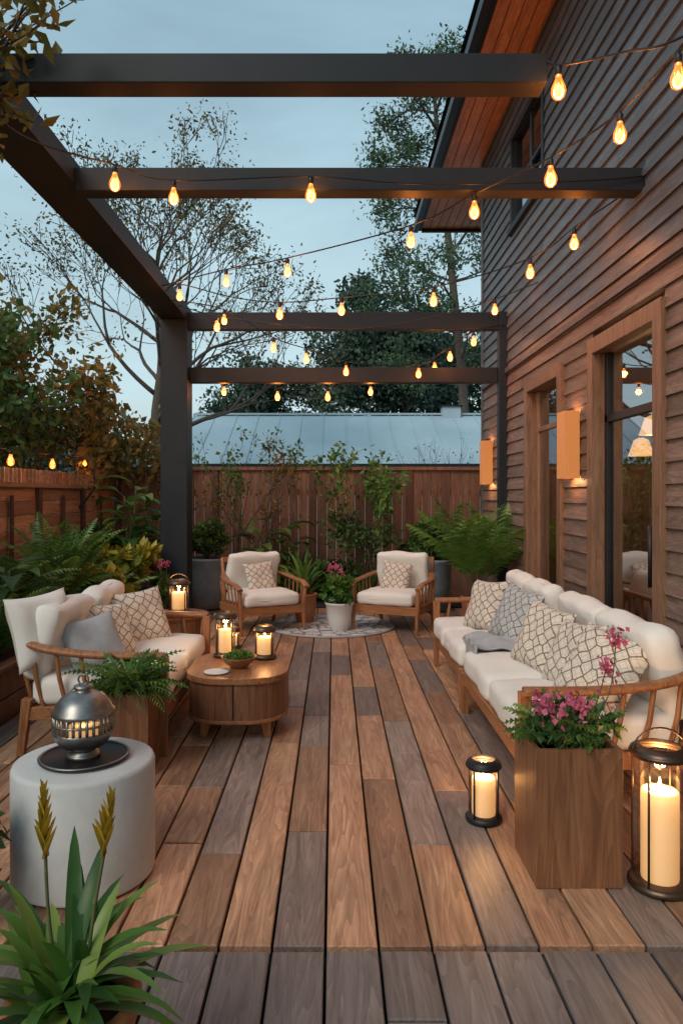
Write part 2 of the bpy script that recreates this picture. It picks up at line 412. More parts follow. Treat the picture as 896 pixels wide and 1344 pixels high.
# ------------------------------------------------------------------ pergola
p=MB()
p.b2((-2.02,-.6,3.56),(-1.711,8.76,3.72),'steel')
p.b2((-2.02,8.45,-.06),(-1.711,8.76,3.558),'steel')
p.b2((1.94,8.5,-.06),(2.048,8.62,3.66),'steel')
p.b2((-1.709,3.6,3.555),(1.06,3.74,3.70),'steel')
p.b2((-1.709,4.78,3.515),(2.046,4.92,3.665),'steel')
p.b2((-1.709,8.52,3.455),(1.938,8.64,3.655),'steel')
p.b2((-1.709,8.6,2.84),(1.938,8.72,3.02),'steel')
p.b2((-2.06,8.41,-.01),(-1.67,8.8,.012),'steel')
p.b2((2.036,4.74,3.48),(2.044,4.96,3.70),'black')
p.build('pergola',.006)
# ------------------------------------------------------------------ house
H=empty('wood_sided_house')
WX=2.05
opens=[(6.45,7.62,-.1,2.66),(4.47,5.72,-.1,2.72),(7.03,8.32,4.5,5.6)]
s=MB(); z=-.05; ch=.135
while z<6.05:
    iv=[(-3.0,9.89)]
    for (a,b_,z0,z1) in opens:
        if z+ch*.5>z0 and z+ch*.5<z1:
            nv=[]
            for (u,v) in iv:
                if b_<=u or a>=v: nv.append((u,v))
                else:
                    if a>u: nv.append((u,a))
                    if v>b_: nv.append((b_,v))
            iv=nv
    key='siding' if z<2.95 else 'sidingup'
    for (u,v) in iv:
        y=u
        while y<v-.001:
            y1=min(v,y+R.uniform(1.5,3.8))
            if v-y1<.4: y1=v
            va=R.random()
            vs=[(WX-.024,y+.0015,z),(WX-.004,y+.0015,z+ch),(WX+.03,y+.0015,z+ch),(WX+.03,y+.0015,z)]
            vs+=[(q[0],y1-.0015,q[2]) for q in vs]
            s.add(vs,[(0,4,5,1),(0,3,7,4),(1,5,6,2),(0,1,2,3),(4,7,6,5)],key,False,va)
            y=y1
    z+=ch
z=-.05
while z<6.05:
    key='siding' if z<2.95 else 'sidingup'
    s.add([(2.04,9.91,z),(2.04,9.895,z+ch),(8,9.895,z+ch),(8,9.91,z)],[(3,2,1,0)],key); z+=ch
s.build('siding',0,H)
s=MB()
s.b2((WX-.035,9.85,-.05),(WX+.05,9.93,6.02),'sidingup',.2)
s.b2((WX-.045,-3,2.93),(WX+.02,9.849,2.99),'sidingup',.1)
s.build('corner_board',.003,H)
# interior shell: wall core with openings, room floor, ceiling and far wall
s=MB()
for (a,b_) in((-3,4.45),(5.74,6.41),(7.66,9.84)): s.b2((WX+.032,a,-.1),(WX+.10,b_,2.8),'interior')
s.b2((WX+.125,-3,-.1),(5.6,9.84,.0),'planter'); s.b2((WX+.04,-3,2.82),(5.6,9.84,2.9),'interior')
s.b2((5.6,-3,-.1),(5.7,9.84,2.9),'interior'); s.b2((WX+.13,-3.05,-.1),(5.6,-3,2.8),'interior'); s.b2((WX+.13,9.74,-.0),(5.6,9.83,2.8),'interior')
s.b2((WX+.3,-3,2.92),(WX+.35,9.84,6.0),'black')
s.b2((5.45,6.2,.9),(5.59,8.6,.94),'teak'); s.b2((5.3,7.2,1.3),(5.59,9.2,1.34),'teak')
s.b2((4.2,7.5,.0),(5.0,9.0,.75),'teakz')
for (x,y,z) in((3.6,6.4,2.2),(3.7,8.4,2.2),(3.9,9.2,2.0)):
    s.lathe((x,y,z),[(.16,0),(.15,.02),(.09,.2),(.03,.23)],'shade',24); s.tube([(x,y,z+.22),(x,y,2.82)],.006,'black',6)
s.build('room_interior',0,H)
light('pendant_light',(3.6,6.4,2.12),16,(1,.55,.25),.1,H); light('pendant_light',(3.7,8.4,2.1),16,(1,.55,.25),.1,H)
s=MB()
def trim(a,b_,z0,z1,w,proud=.05,key='frame',bottom=False):
    s.b2((WX-proud,a-w,z0),(WX+.12,a,z1+w),key); s.b2((WX-proud,b_,z0),(WX+.12,b_+w,z1+w),key)
    s.b2((WX-proud,a+.001,z1),(WX+.12,b_-.001,z1+w),key)
    if bottom: s.b2((WX-proud-.03,a-w-.02,z0-.07),(WX+.12,b_+w+.02,z0-.001),key)
trim(6.52,7.54,0,2.57,.11); trim(4.56,5.62,0,2.6,.12); trim(7.08,8.26,4.55,5.55,.07,.03,'steel',True)
s.b2((WX+.05,6.53,2.15),(WX+.09,7.53,2.2),'frame'); 
for (a,b_) in((6.525,6.61),(7.45,7.535)): s.b2((WX+.045,a,.0),(WX+.1,b_,2.565),'frame')
s.b2((WX+.045,6.62,.02),(WX+.098,7.44,.16),'frame')
s.b2((WX+.045,4.575,.02),(WX+.098,5.6,.14),'frame')
s.b2((WX+.045,4.565,2.06),(WX+.098,5.615,2.12),'black')
for (a,b_) in((4.565,4.62),(5.56,5.615)): s.b2((WX+.045,a,.0),(WX+.1,b_,2.59),'black')
s.b2((WX+.02,7.6,4.55),(WX+.06,7.66,5.55),'black')
s.b2((WX+.02,7.09,5.0),(WX+.055,8.25,5.04),'black')
s.build('door_and_window_frames',.004,H)
s=MB()
def pane(x,y0,y1,z0,z1): s.add([(x,y0,z0),(x,y1,z0),(x,y1,z1),(x,y0,z1)],[(0,1,2,3)],'pane')
pane(WX+.07,6.6,7.46,.1,2.56); pane(WX+.07,4.6,5.58,.1,2.59); pane(WX+.035,7.08,8.26,4.55,5.55)
s.build('window_glass',0,H)
s=MB()
s.tube([(WX+.0,6.66,.95),(WX-.0,6.66,1.2)],.012,'black',8); s.b2((WX-.0,6.655,1.0),(WX+.05,6.667,1.02),'black')
s.tube([(WX+.0,4.7,.9),(WX-.0,4.7,1.3)],.014,'black',8); s.b2((WX,4.695,1.0),(WX+.05,4.707,1.02),'black')
s.build('door_handle',0,H)
s=MB(); x=1.5
while x<8:
    s.b2((x+.004,-3,6.05),(x+.126,12.35,6.07),'soffit'); x+=.13
s.b2((1.5,-3,6.072),(8,12.35,6.09),'black')
s.b2((1.36,-3,6.0),(1.44,12.42,6.12),'black'); s.b2((1.44,-3,6.03),(1.498,12.42,6.27),'steel')
s.b2((1.5,12.352,6.0),(8,12.42,6.27),'steel')
s.add([(1.36,-3,6.28),(8,-3,8.6),(8,12.45,8.6),(1.36,12.45,6.28)],[(0,1,2,3)],'steel')
s.add([(1.36,12.42,6.27),(8,12.42,6.27),(8,12.42,8.6)],[(0,1,2)],'sidingup')
s.build('roof_eave',.004,H)
for (y,) in((6.08,),(9.35,)):
    s=MB()
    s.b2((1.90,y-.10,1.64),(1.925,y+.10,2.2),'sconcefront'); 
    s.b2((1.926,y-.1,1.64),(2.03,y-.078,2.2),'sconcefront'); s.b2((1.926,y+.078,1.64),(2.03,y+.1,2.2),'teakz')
    s.b2((1.965,y-.05,1.72),(2.0,y+.05,2.12),'sconceglow')
    s.b2((2.0,y-.077,1.66),(2.032,y+.077,2.18),'black')
    o=s.build('wall_sconce',.004)
    light('sconce_light',(1.955,y,2.18),2.5,(1,.5,.2),.03,o); light('sconce_light_down',(1.955,y,1.66),3.5,(1,.5,.2),.03,o)
# ------------------------------------------------------------------ neighbour house
s=MB(); 
s.b2((-3.6,17.3,-.1),(9,23,2.25),'wall2')
s.add([(-3.9,17,2.22),(9.4,17,2.22),(9.4,20.2,3.72),(-3.9,20.2,3.72)],[(0,1,2,3)],'roof')
s.add([(-3.9,20.2,3.72),(9.4,20.2,3.72),(9.4,23.4,2.22),(-3.9,23.4,2.22)],[(0,1,2,3)],'roof')
x=-3.9
while x<9.4:
    s.add([(x,17,2.225),(x+.025,17,2.225),(x+.025,20.2,3.725),(x,20.2,3.725),(x,17,2.24),(x+.025,17,2.24),(x+.025,20.2,3.74),(x,20.2,3.74)],[(4,5,6,7),(0,1,5,4),(0,4,7,3),(1,2,6,5)],'roof',False,.5); x+=.6
s.b2((-3.9,16.93,2.12),(9.4,16.99,2.24),'steel')
s.b2((3.0,20.0,3.6),(3.5,20.4,3.95),'roof'); s.b2((2.95,19.95,3.951),(3.55,20.45,3.99),'steel')
s.b2((-3.9,20.15,3.74),(9.4,20.27,3.79),'roof')
s.build('neighbour_house')
# ------------------------------------------------------------------ trees
def grow(mb,p,dr,ln,r,dep,rg,tips,spread=.6,upb=.15,k='bark',nk=(2,3),sr=.72,taper=.68,wob=.12,mids=None,rmin=0):
    n=5; path=[Vector(p)]; rad=[max(rmin,r)]; d0=Vector(dr).normalized()
    for i in range(n):
        d0=(d0+Vector((rg.uniform(-wob,wob),rg.uniform(-wob,wob),rg.uniform(-wob,wob)+upb*.12))).normalized()
        path.append(path[-1]+d0*ln/n); rad.append(max(rmin,r*(1-(1-taper)*(i+1)/n)))
    mb.tube(path,rad,k,6 if dep>2 else 4,var=.5)
    if mids is not None and dep<=2: mids.extend([tuple(q) for q in path[1:]])
    if dep==0: tips.append(tuple(path[-1])); return
    for c in range(rg.randint(*nk)):
        st=path[-1] if c<2 else path[rg.randint(2,4)]
        a=rg.uniform(0,2*math.pi); ax=d0.orthogonal().normalized(); ax.rotate(Matrix.Rotation(a,3,d0))
        nd=(d0+ax*rg.uniform(spread*.6,spread*1.3)+Vector((0,0,upb))).normalized()
        grow(mb,st,nd,ln*rg.uniform(sr-.1,sr+.1),r*taper*(.95 if c==0 else .75),dep-1,rg,tips,spread,upb,k,nk,sr,taper,wob,mids,rmin)
def around(pts,n,sp,rg):
    pts=np.array(pts); i=rg.integers(0,len(pts),n); return pts[i]+rg.normal(size=(n,3))*sp
ng=np.random.default_rng(3)
t=MB(); rg=random.Random(11); tips=[];mids=[]
tp=smooth([(-3.7,15.2,-.1),(-3.62,15.2,1.5),(-3.72,15.2,3.0),(-3.6,15.2,4.4),(-3.75,15.2,5.8),(-3.6,15.2,7.0)],5)
t.tube(tp,[max(.02,.20-.0070*i) for i in range(len(tp))],'bark',10)
NL=20
for i in range(NL):
    u=i/(NL-1); q=tp[9+int(u*15)]; a=i*2.4+.4; ln=1.7*(1-.5*u)*rg.uniform(.85,1.15)
    grow(t,q,(math.cos(a),.7*math.sin(a),.45+.7*u),ln,.06*(1-.55*u),4,rg,tips,.5,.16,'bark',(2,3),.74,.64,.14,mids,.007)
t.leaves(around(tips,7500,.13,ng),.085,'leafb',4,.5)
t.leaves(around(mids,2000,.12,ng),.075,'leafo',5,.5)
t.build('spreading_tree')
def crown(mb,c,rad,n,leaf,k,seed,clumps=40,cl=.28,flat=.8):
    g_=np.random.default_rng(seed); pts=[];vv=[]
    for i in range(clumps):
        a=g_.normal(size=3); a/=np.linalg.norm(a); a*=g_.random()**.4
        if a[2]<-.6: a[2]*=-.5
        cc=np.array(c)+a*np.array(rad)*.88; rr=cl*np.mean(rad)*(0.6+.8*g_.random())
        m_=n//clumps; q=g_.normal(size=(m_,3)); q/=np.linalg.norm(q,axis=1)[:,None]; q*=(.55+.5*g_.random(m_))[:,None]
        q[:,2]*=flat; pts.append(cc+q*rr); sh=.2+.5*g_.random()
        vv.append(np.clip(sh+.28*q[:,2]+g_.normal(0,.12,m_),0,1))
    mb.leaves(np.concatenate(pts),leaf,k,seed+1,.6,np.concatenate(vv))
def leafytree(name,base,h,c,rad,n,leaf,k,seed,clumps=50,cl=.28):
    t=MB(); rg=random.Random(seed); tips=[]
    top=Vector((c[0],c[1],c[2])); 
    pts=smooth([Vector(base),Vector(base).lerp(top,.4)+Vector((.1,0,0)),top],5)
    t.tube(pts,[.28*h/8*(1-.06*i) for i in range(len(pts))],'bark',8)
    for i in range(7):
        a=i*.9; grow(t,pts[4+i%5],(math.cos(a),math.sin(a),.8),rad[0]*.5,.1*h/8,2,rg,tips,.5,.1)
    crown(t,c,rad,n,leaf,k,seed,clumps,cl); t.build(name)
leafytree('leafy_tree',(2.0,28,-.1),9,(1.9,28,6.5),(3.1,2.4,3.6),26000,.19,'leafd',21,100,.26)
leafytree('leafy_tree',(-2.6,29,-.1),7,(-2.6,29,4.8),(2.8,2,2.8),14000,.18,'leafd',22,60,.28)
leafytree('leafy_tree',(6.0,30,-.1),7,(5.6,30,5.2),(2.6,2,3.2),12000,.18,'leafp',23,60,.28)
leafytree('leafy_tree',(-13.5,26,-.1),5,(-11.0,27,2.6),(4.5,2,2.1),9000,.2,'distant',24,50)
t=MB(); rg=random.Random(5)
tp=smooth([(3.8,22,-.1),(3.95,22,4),(3.6,22,8),(3.2,22,12),(3.0,22,14.2)],5)
t.tube(tp,[.19-.0075*i for i in range(len(tp))],'bark',8)
tips=[];mids=[]
for i in range(28):
    q=tp[6+int(i*14/28)]; a=i*2.4; ln=2.8*(1-.5*i/28)*rg.uniform(.7,1.1)
    grow(t,q,(math.cos(a),math.sin(a),.35),ln*.6,.05,2,rg,tips,.5,.05,'bark',(2,3),.6,.6,.12,mids,.01)
t.leaves(around(tips,16000,.26,ng),.14,'leafp',8,.4)
t.leaves(around(tips,4500,.16,ng),.15,'leafd',9,.4)
t.build('tall_pine_tree')
def smalltree(name,base,stems,dep,leafk,nl,ls,seed,sp=.1,spread=.6,r0=.03,sr=.72,asp=.5):
    t=MB(); rg=random.Random(seed); tips=[];mids=[]; g_=np.random.default_rng(seed)
    for (dr,ln) in stems: grow(t,base,dr,ln,r0,dep,rg,tips,spread,.12,'bark',(2,3),sr,.66,.12,mids,.002)
    P=around(tips+mids,nl,sp,g_)
    t.leaves(P,ls,leafk,seed,asp)
    return t.build(name)
smalltree('orange_leaf_tree',(-4.1,9.2,.1),[((.1,0,1),1.35),((-.4,.2,1),1.3),((.45,-.1,1),1.1),((-.1,-.4,1),1.2),((.3,.4,.8),1.1)],4,'leafo',9000,.11,31,.11,.6,.05,.72,.6)
smalltree('orange_leaf_tree',(-4.9,8.4,.1),[((.1,0,1),1.3),((-.4,.2,1),1.1),((.45,-.1,1),1.1)],4,'leaf',6500,.11,32,.13,.6,.05,.72,.6)
t=MB(); rg=random.Random(9); tips=[];mids=[]
tp=smooth([(-2.75,3.3,.2),(-2.8,3.4,1.5),(-2.7,3.5,2.6),(-2.4,3.5,3.35)],4)
t.tube(tp,[.06-.002*i for i in range(len(tp))],'bark',8)
for (dr,ln) in [((1,.05,.3),.55),((1,-.1,.55),.5),((1,.1,.0),.4),((.3,.3,1),.4),((-.6,.2,.7),.5),((.2,-.6,.8),.4)]:
    grow(t,tp[-1],dr,ln,.016,2,rg,tips,.35,.05,'bark',(2,3),.75,.65,.12,mids,.002)
t.leaves(around(tips+mids,620,.045,ng),.085,'leafo',12,.55); t.build('overhanging_tree')
t=MB(); g_=np.random.default_rng(77); P=[];V=[]
for i in range(90):
    x=g_.uniform(-45,45); hh=g_.uniform(2.2,4.4); n_=420
    q=g_.normal(size=(n_,3)); q/=np.linalg.norm(q,axis=1)[:,None]; q*=(.6+.4*g_.random(n_))[:,None]
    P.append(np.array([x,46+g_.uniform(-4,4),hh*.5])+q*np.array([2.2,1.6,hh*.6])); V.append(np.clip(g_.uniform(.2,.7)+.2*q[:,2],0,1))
t.leaves(np.concatenate(P),.45,'distant',78,.6,np.concatenate(V)); t.build('distant_trees')
smalltree('sapling',(-1.38,9.95,0),[((.05,0,1),.95),((.15,.05,1),.85)],4,'bright',500,.07,41,.05,.38,.016,.68)
smalltree('sapling',(.55,9.95,0),[((-.1,0,1),.8),((.2,0,1),.75)],4,'bright',800,.085,42,.05,.6,.014,.68,.6)
smalltree('sapling',(.2,10.05,0),[((.1,0,1),.5),((.5,0,1),.45)],4,'leaf',700,.08,43,.06,.6,.014,.68,.6)
smalltree('bare_shrub',(2.0,12.5,0),[((-.1,0,1),1.0),((.2,0,1),.95),((-.3,0,1),.9),((.4,.1,1),.9)],3,'leafb',120,.05,44,.05,.35,.012,.7)
smalltree('sapling',(-.95,10.15,0),[((.1,0,1),.8),((-.2,0,1),.75)],4,'leafo',400,.07,45,.06,.55,.014,.68)
# ------------------------------------------------------------------ plants in beds
def fern(name,c,n,ln,ll,k='leaf',el=(.6,1.4),droop=1.7,nl=18,lw=.012,pot=None,t0=.12):
    t=MB()
    for i in range(n):
        t.frond((c[0]+R.uniform(-.04,.04),c[1]+R.uniform(-.04,.04),c[2]),i*2.4+R.uniform(-.3,.3),R.uniform(*el),ln*R.uniform(.7,1.1),ll,k,droop*R.uniform(.7,1.2),nl,lw,'stem',t0)
    if pot: pot(t)
    return t.build(name)
def straps(name,c,n,ln,w,k,el=(.7,1.5),droop=1.3,pot=None,extra=None,sp=.04):
    t=MB()
    for i in range(n):
        t.blade((c[0]+R.uniform(-sp,sp),c[1]+R.uniform(-sp,sp),c[2]),i*2.4+R.uniform(-.3,.3),R.uniform(*el),ln*R.uniform(.6,1.1),w*R.uniform(.7,1.2),k,droop*R.uniform(.5,1.3))
    if pot: pot(t)
    if extra: extra(t)
    return t.build(name)
def bushy(name,c,rad,n,leaf,k,seed,clumps=14,pot=None,cl=.4,extra=None):
    t=MB(); crown(t,c,rad,n,leaf,k,seed,clumps,cl)
    for i in range(7):
        a=i*.9; t.tube([(c[0],c[1],c[2]-rad[2]*1.1),(c[0]+math.cos(a)*rad[0]*.4,c[1]+math.sin(a)*rad[1]*.4,c[2]+rad[2]*.2)],.006,'stem',5)
    if pot: pot(t)
    if extra: extra(t)
    return t.build(name)
def openpot(c,r0,r1,h,k,th=.02):
    prof=[(r0*.9,0),(r0,.01),(r0*.3+r1*.7,h*.5),(r1,h*.93),(r1+.01,h*.95),(r1+.01,h),(r1-th,h),(r1-th,h-.04)]
    def fn(t):
        t.lathe(c,prof,k,36,cap=False); t.lathe(c,[(0.001,h-.035),(r1-th+.001,h-.035)],'soil',24,False,False)
    return fn
fern('fern',(-2.62,6.8,.36),34,1.0,.16,'bright',(1.0,1.5),1.2,30,.010)
fern('fern',(-2.5,5.3,.3),26,.7,.14,'bright',(.8,1.45),1.5,24,.009)
fern('fern',(-2.45,7.75,.3),22,.6,.12,'bright',(.8,1.45),1.5,22,.009)
fern('fern',(-2.85,7.9,.32),26,.95,.15,'bright',(1.0,1.5),1.2,28,.010)
fern('fern',(-2.9,6.1,.32),26,.9,.15,'leaf',(.9,1.5),1.3,26,.010)
bushy('yellow_leaf_shrub',(-2.28,8.2,.62),(.36,.32,.30),1500,.13,'yellow',51)
bushy('yellow_leaf_shrub',(-2.34,7.35,.55),(.34,.32,.26),1300,.12,'yellow',52)
bushy('green_shrub',(-2.8,5.4,.5),(.3,.4,.25),1200,.13,'leaf',54)
bushy('green_shrub',(-2.9,8.9,.65),(.35,.4,.4),1400,.11,'leaf',55)
bushy('green_shrub',(-2.5,4.4,.45),(.25,.4,.2),1100,.12,'bright',56)
def bigleaf(name,c,h,n,ls,k='bright',seed=1):
    t=MB(); rg=random.Random(seed)
    for s_ in range(3):
        a=rg.uniform(0,6.28); top=Vector((c[0]+math.cos(a)*.14,c[1]+math.sin(a)*.14,c[2]+h*rg.uniform(.75,1)))
        path=smooth([c,Vector(c).lerp(top,.5)+Vector((.03,0,0)),top],5); t.tube(path,.009,'stem',6)
        for i in range(n//3):
            q=path[3+i%(len(path)-3)]
            az=rg.uniform(0,6.28); e=rg.uniform(.2,1.1); st=Vector((math.cos(az)*math.cos(e),math.sin(az)*math.cos(e),math.sin(e)))*rg.uniform(.06,.18)
            t.tube([q,q+st],.004,'stem',4)
            t.blade(q+st,az,e*.6,ls*rg.uniform(.7,1.2),ls*.5,k,1.5,rg.random(),6,.3,lambda u:math.sin(math.pi*min(1,.12+.88*u**.8)) if u<1 else .01)
    return t.build(name)
bigleaf('broad_leaf_plant',(-2.5,8.7,.3),1.35,39,.34,'bright',1)
bigleaf('broad_leaf_plant',(-2.3,9.3,.2),1.15,30,.32,'bright',2)
bigleaf('broad_leaf_plant',(-2.7,4.9,.3),.5,27,.34,'bright',6)
bigleaf('broad_leaf_plant',(-2.65,5.8,.3),.65,27,.34,'leaf',7)
bigleaf('elephant_ear_plant',(-1.0,9.95,.02),1.0,24,.36,'bright',3)
bigleaf('elephant_ear_plant',(-.75,10.1,.02),1.2,21,.34,'bright',4)
bigleaf('elephant_ear_plant',(1.05,10.1,.02),.9,21,.28,'bright',8)
straps('strap_leaf_plant',(-1.05,9.7,.02),26,.7,.06,'bright')
straps('strap_leaf_plant',(-.45,10.0,.02),36,.9,.065,'bright')
straps('strap_leaf_plant',(.45,9.95,.02),36,.8,.04,'bright')
straps('strap_leaf_plant',(.85,10.05,.02),30,.7,.04,'bright')
straps('strap_leaf_plant',(.1,10.1,.02),26,.7,.05,'leaf')
bushy('green_shrub',(-.1,10.25,.3),(.5,.2,.3),1500,.10,'leaf',61)
bushy('green_shrub',(1.0,10.2,.35),(.4,.2,.35),1500,.09,'leaf',62)
bushy('green_shrub',(-1.6,10.2,.3),(.4,.2,.35),1200,.10,'leaf',63)
bushy('potted_boxwood',(-1.66,9.55,.92),(.28,.27,.26),5600,.045,'leaf',64,60,openpot((-1.66,9.55,.018),.19,.265,.66,'bluepot'),.28)
bushy('potted_shrub',(1.28,9.35,.92),(.30,.25,.32),2600,.07,'leaf',65,30,openpot((1.28,9.35,.018),.17,.235,.66,'bluepot'),.32)
def sqpot(c,w0,w1,h,k):
    def fn(t): 
        t.box((c[0],c[1],c[2]+h/2),(w1,w1,h),k,taper=w0/w1); t.box((c[0],c[1],c[2]+h-.0),(w1-.04,w1-.04,.012),'soil')
    return fn
fern('potted_palm',(1.62,8.2,.33),24,1.15,.30,'bright',(1.1,1.54),.95,34,.009,sqpot((1.62,8.2,.002),.24,.32,.34,'terra'),.3)
straps('potted_strap_plant',(-.34,8.55,.3),26,.62,.055,'bright',(.8,1.5),1.2,openpot((-.34,8.55,.002),.1,.14,.34,'terra'))
def pinks(c,rad,n,seed,stemh=.2,ps=.022,cl=9):
    def fn(t):
        g_=np.random.default_rng(seed)
        for i in range(cl):
            a=g_.uniform(0,6.28); rr=g_.random()**.5
            q=np.array([c[0]+math.cos(a)*rr*rad,c[1]+math.sin(a)*rr*rad,c[2]+g_.uniform(-.03,.06)])
            t.tube([(c[0]+math.cos(a)*rr*rad*.4,c[1]+math.sin(a)*rr*rad*.4,c[2]-stemh),tuple(q)],.003,'stem',4)
            t.leaves(q+g_.normal(size=(n,3))*.018,ps,'pink',seed+i,.8)
    return fn
def both(*fs):
    def fn(t):
        for q in fs: q(t)
    return fn
bushy('potted_pink_flowers',(.06,8.0,.46),(.18,.17,.19),800,.08,'bright',66,12,both(openpot((.06,8.0,.008),.1,.15,.31,'white'),pinks((.04,8.0,.66),.17,18,5,.2,.028,6)))
bushy('pink_flowers',(-1.95,8.3,.35),(.16,.14,.3),600,.08,'bright',67,10,pinks((-1.93,8.25,.72),.10,18,6,.3,.03,6))
# ------------------------------------------------------------------ sofas
def sofa(name,Mx,L_,ends,ncush=2,D=.85,k='teak'):
    t=MB(); h=L_/2
    for y in(-h+.03,h-.03):
        e=1 if y>0 else -1
        t.box((D-.03,y,.14 if e not in ends else .285),(.055,.055,.28 if e not in ends else .57),'teakz',taper=.75)
        t.box((.05,y,.165),(.055,.055,.33),'teakz',rot=(0,.12,0),taper=.75)
    t.box((D-.03,0,.245),(.03,L_-.12,.075),k); t.box((.06,0,.245),(.03,L_-.12,.075),k)
    for y in(-h+.03,h-.03): t.box((D/2,y,.245),(D-.12,.032,.075),'teak')
    for i in range(9): t.box((.12+i*.085,0,.272),(.05,L_-.07,.014),k)
    if len(ends)==2:
        path=[(D-.02,-h+.02,.575),(D*.55,-h,.585),(.16,-h+.02,.62),(-.02,-h+.16,.67),(-.06,0,.69),(-.02,h-.16,.67),(.16,h-.02,.62),(D*.55,h,.585),(D-.02,h-.02,.575)]
    else:
        e=ends[0]; path=[(D-.02,e*(h-.02),.575),(D*.55,e*h,.585),(.16,e*(h-.02),.62),(-.02,e*(h-.16),.67),(-.06,0,.69),(-.04,-e*(h-.02),.68)]
    sp=smooth(path,7); t.tube(sp,.038,k,12,.6)
    acc=0
    for i in range(1,len(sp)-1):
        acc+=(sp[i]-sp[i-1]).length
        if acc>.13:
            acc=0; q=sp[i]; bx=min(D-.06,max(.06,q.x+.06)); by=max(-h+.03,min(h-.03,q.y*.97))
            t.tube([(bx,by,.25),((q.x+bx)/2-.012,(q.y+by)/2*1.01,.45),(q.x,q.y,q.z)],.013,'teakz',8)
    cw=(L_-.1)/ncush
    for i in range(ncush):
        y=-h+.05+cw*(i+.5)
        t.cushion((.465,y,.36),(.78,cw-.012,.165),'cream',.05,.025,seed=i+L_)
        t.cushion((.12,y,.63),(.46,cw-.03,.17),'cream',.07,.04,rot=(.02*(i-.5),math.radians(-75+2*i),.03*(i-.5)),seed=i+3+L_)
    o=t.build(name,.004); o.matrix_world=Mx; return o
sofa('outdoor_sofa',Matrix.Translation((-1.83,4.88,0)),1.48,[-1,1],2,.88)
sofa('outdoor_sofa',Matrix.Translation((1.74,4.2,0))@Matrix.Rotation(math.pi,4,'Z'),1.62,[1],2,.87)
sofa('outdoor_sofa',Matrix.Translation((1.72,5.72,0))@Matrix.Rotation(math.pi,4,'Z'),1.34,[-1],2,.85)
def pillow(name,loc,w,t_,k,rz,tilt,roll=0,h=None):
    h=h or w; N=20; t=MB(); vs=[];fs=[]; ph=R.uniform(0,6)
    for sg in(1,-1):
        for i in range(N+1):
            for j in range(N+1):
                u=-1+2*i/N; v=-1+2*j/N
                x=w/2*u*(1-.09*(1-v*v)); y=h/2*v*(1-.09*(1-u*u))
                z=t_/2*(max(0,(1-u**4))*max(0,(1-v**4)))**.55
                z*=1+.12*math.sin(u*4+ph)*math.cos(v*3.5+ph*2)+.05*math.sin(u*9+v*6+ph)
                vs.append((x,y,sg*(z+.001)))
    n1=(N+1)**2
    for i in range(N):
        for j in range(N):
            a=i*(N+1)+j; q=(a,a+N+1,a+N+2,a+1); fs.append(q); fs.append(tuple(n1+z_ for z_ in q[::-1]))
    t.add(vs,fs,k,True)
    o=t.build(name)
    o.matrix_world=Matrix.Translation(loc)@Matrix.Rotation(rz,4,'Z')@Matrix.Rotation(math.radians(90-tilt),4,'Y')@Matrix.Rotation(math.radians(90+roll),4,'Z')
    return o
pi=math.pi
pillow('throw_pillow',(-1.40,5.28,.61),.42,.15,'pat',-.75,22,4)
pillow('throw_pillow',(-1.50,4.82,.60),.38,.14,'pat',-.6,24,-5)
pillow('throw_pillow',(-1.47,4.45,.58),.38,.15,'grey',-.8,30,8)
pillow('throw_pillow',(-1.74,4.33,.70),.44,.16,'cream',-.5,15,3)
pillow('throw_pillow',(1.27,4.42,.63),.42,.15,'pat',pi+.35,24,-6)
pillow('throw_pillow',(1.33,4.02,.61),.40,.14,'pat',pi+.25,26,5)
pillow('throw_pillow',(1.36,3.66,.62),.42,.16,'pat',pi+.7,34,-12)
pillow('throw_pillow',(1.20,5.72,.63),.42,.15,'pat',pi+.4,22,5)
pillow('throw_pillow',(1.30,5.2,.63),.44,.15,'patg',pi+.35,25,-6)
t=MB(); N=30; vs=[];fs=[]
for i in range(N+1):
    for j in range(N+1):
        u=i/N;v=j/N; x=.85+u*.5; y=4.78+v*.46+.06*math.sin(u*4)
        z=.478+.016*math.sin(v*17+u*5)+.014*math.sin(u*13+v*4)+.03*math.sin(pi*v)
        if u<.16: z-= (.16-u)**1.4*2.2; x=.86+.16*.5-(.16-u)*.12
        vs.append((x,y,z))
for i in range(N):
    for j in range(N): a=i*(N+1)+j; fs.append((a,a+N+1,a+N+2,a+1))
t.add(vs,fs,'grey',True); o=t.build('throw_blanket'); md=o.modifiers.new('s','SOLIDIFY'); md.thickness=.018
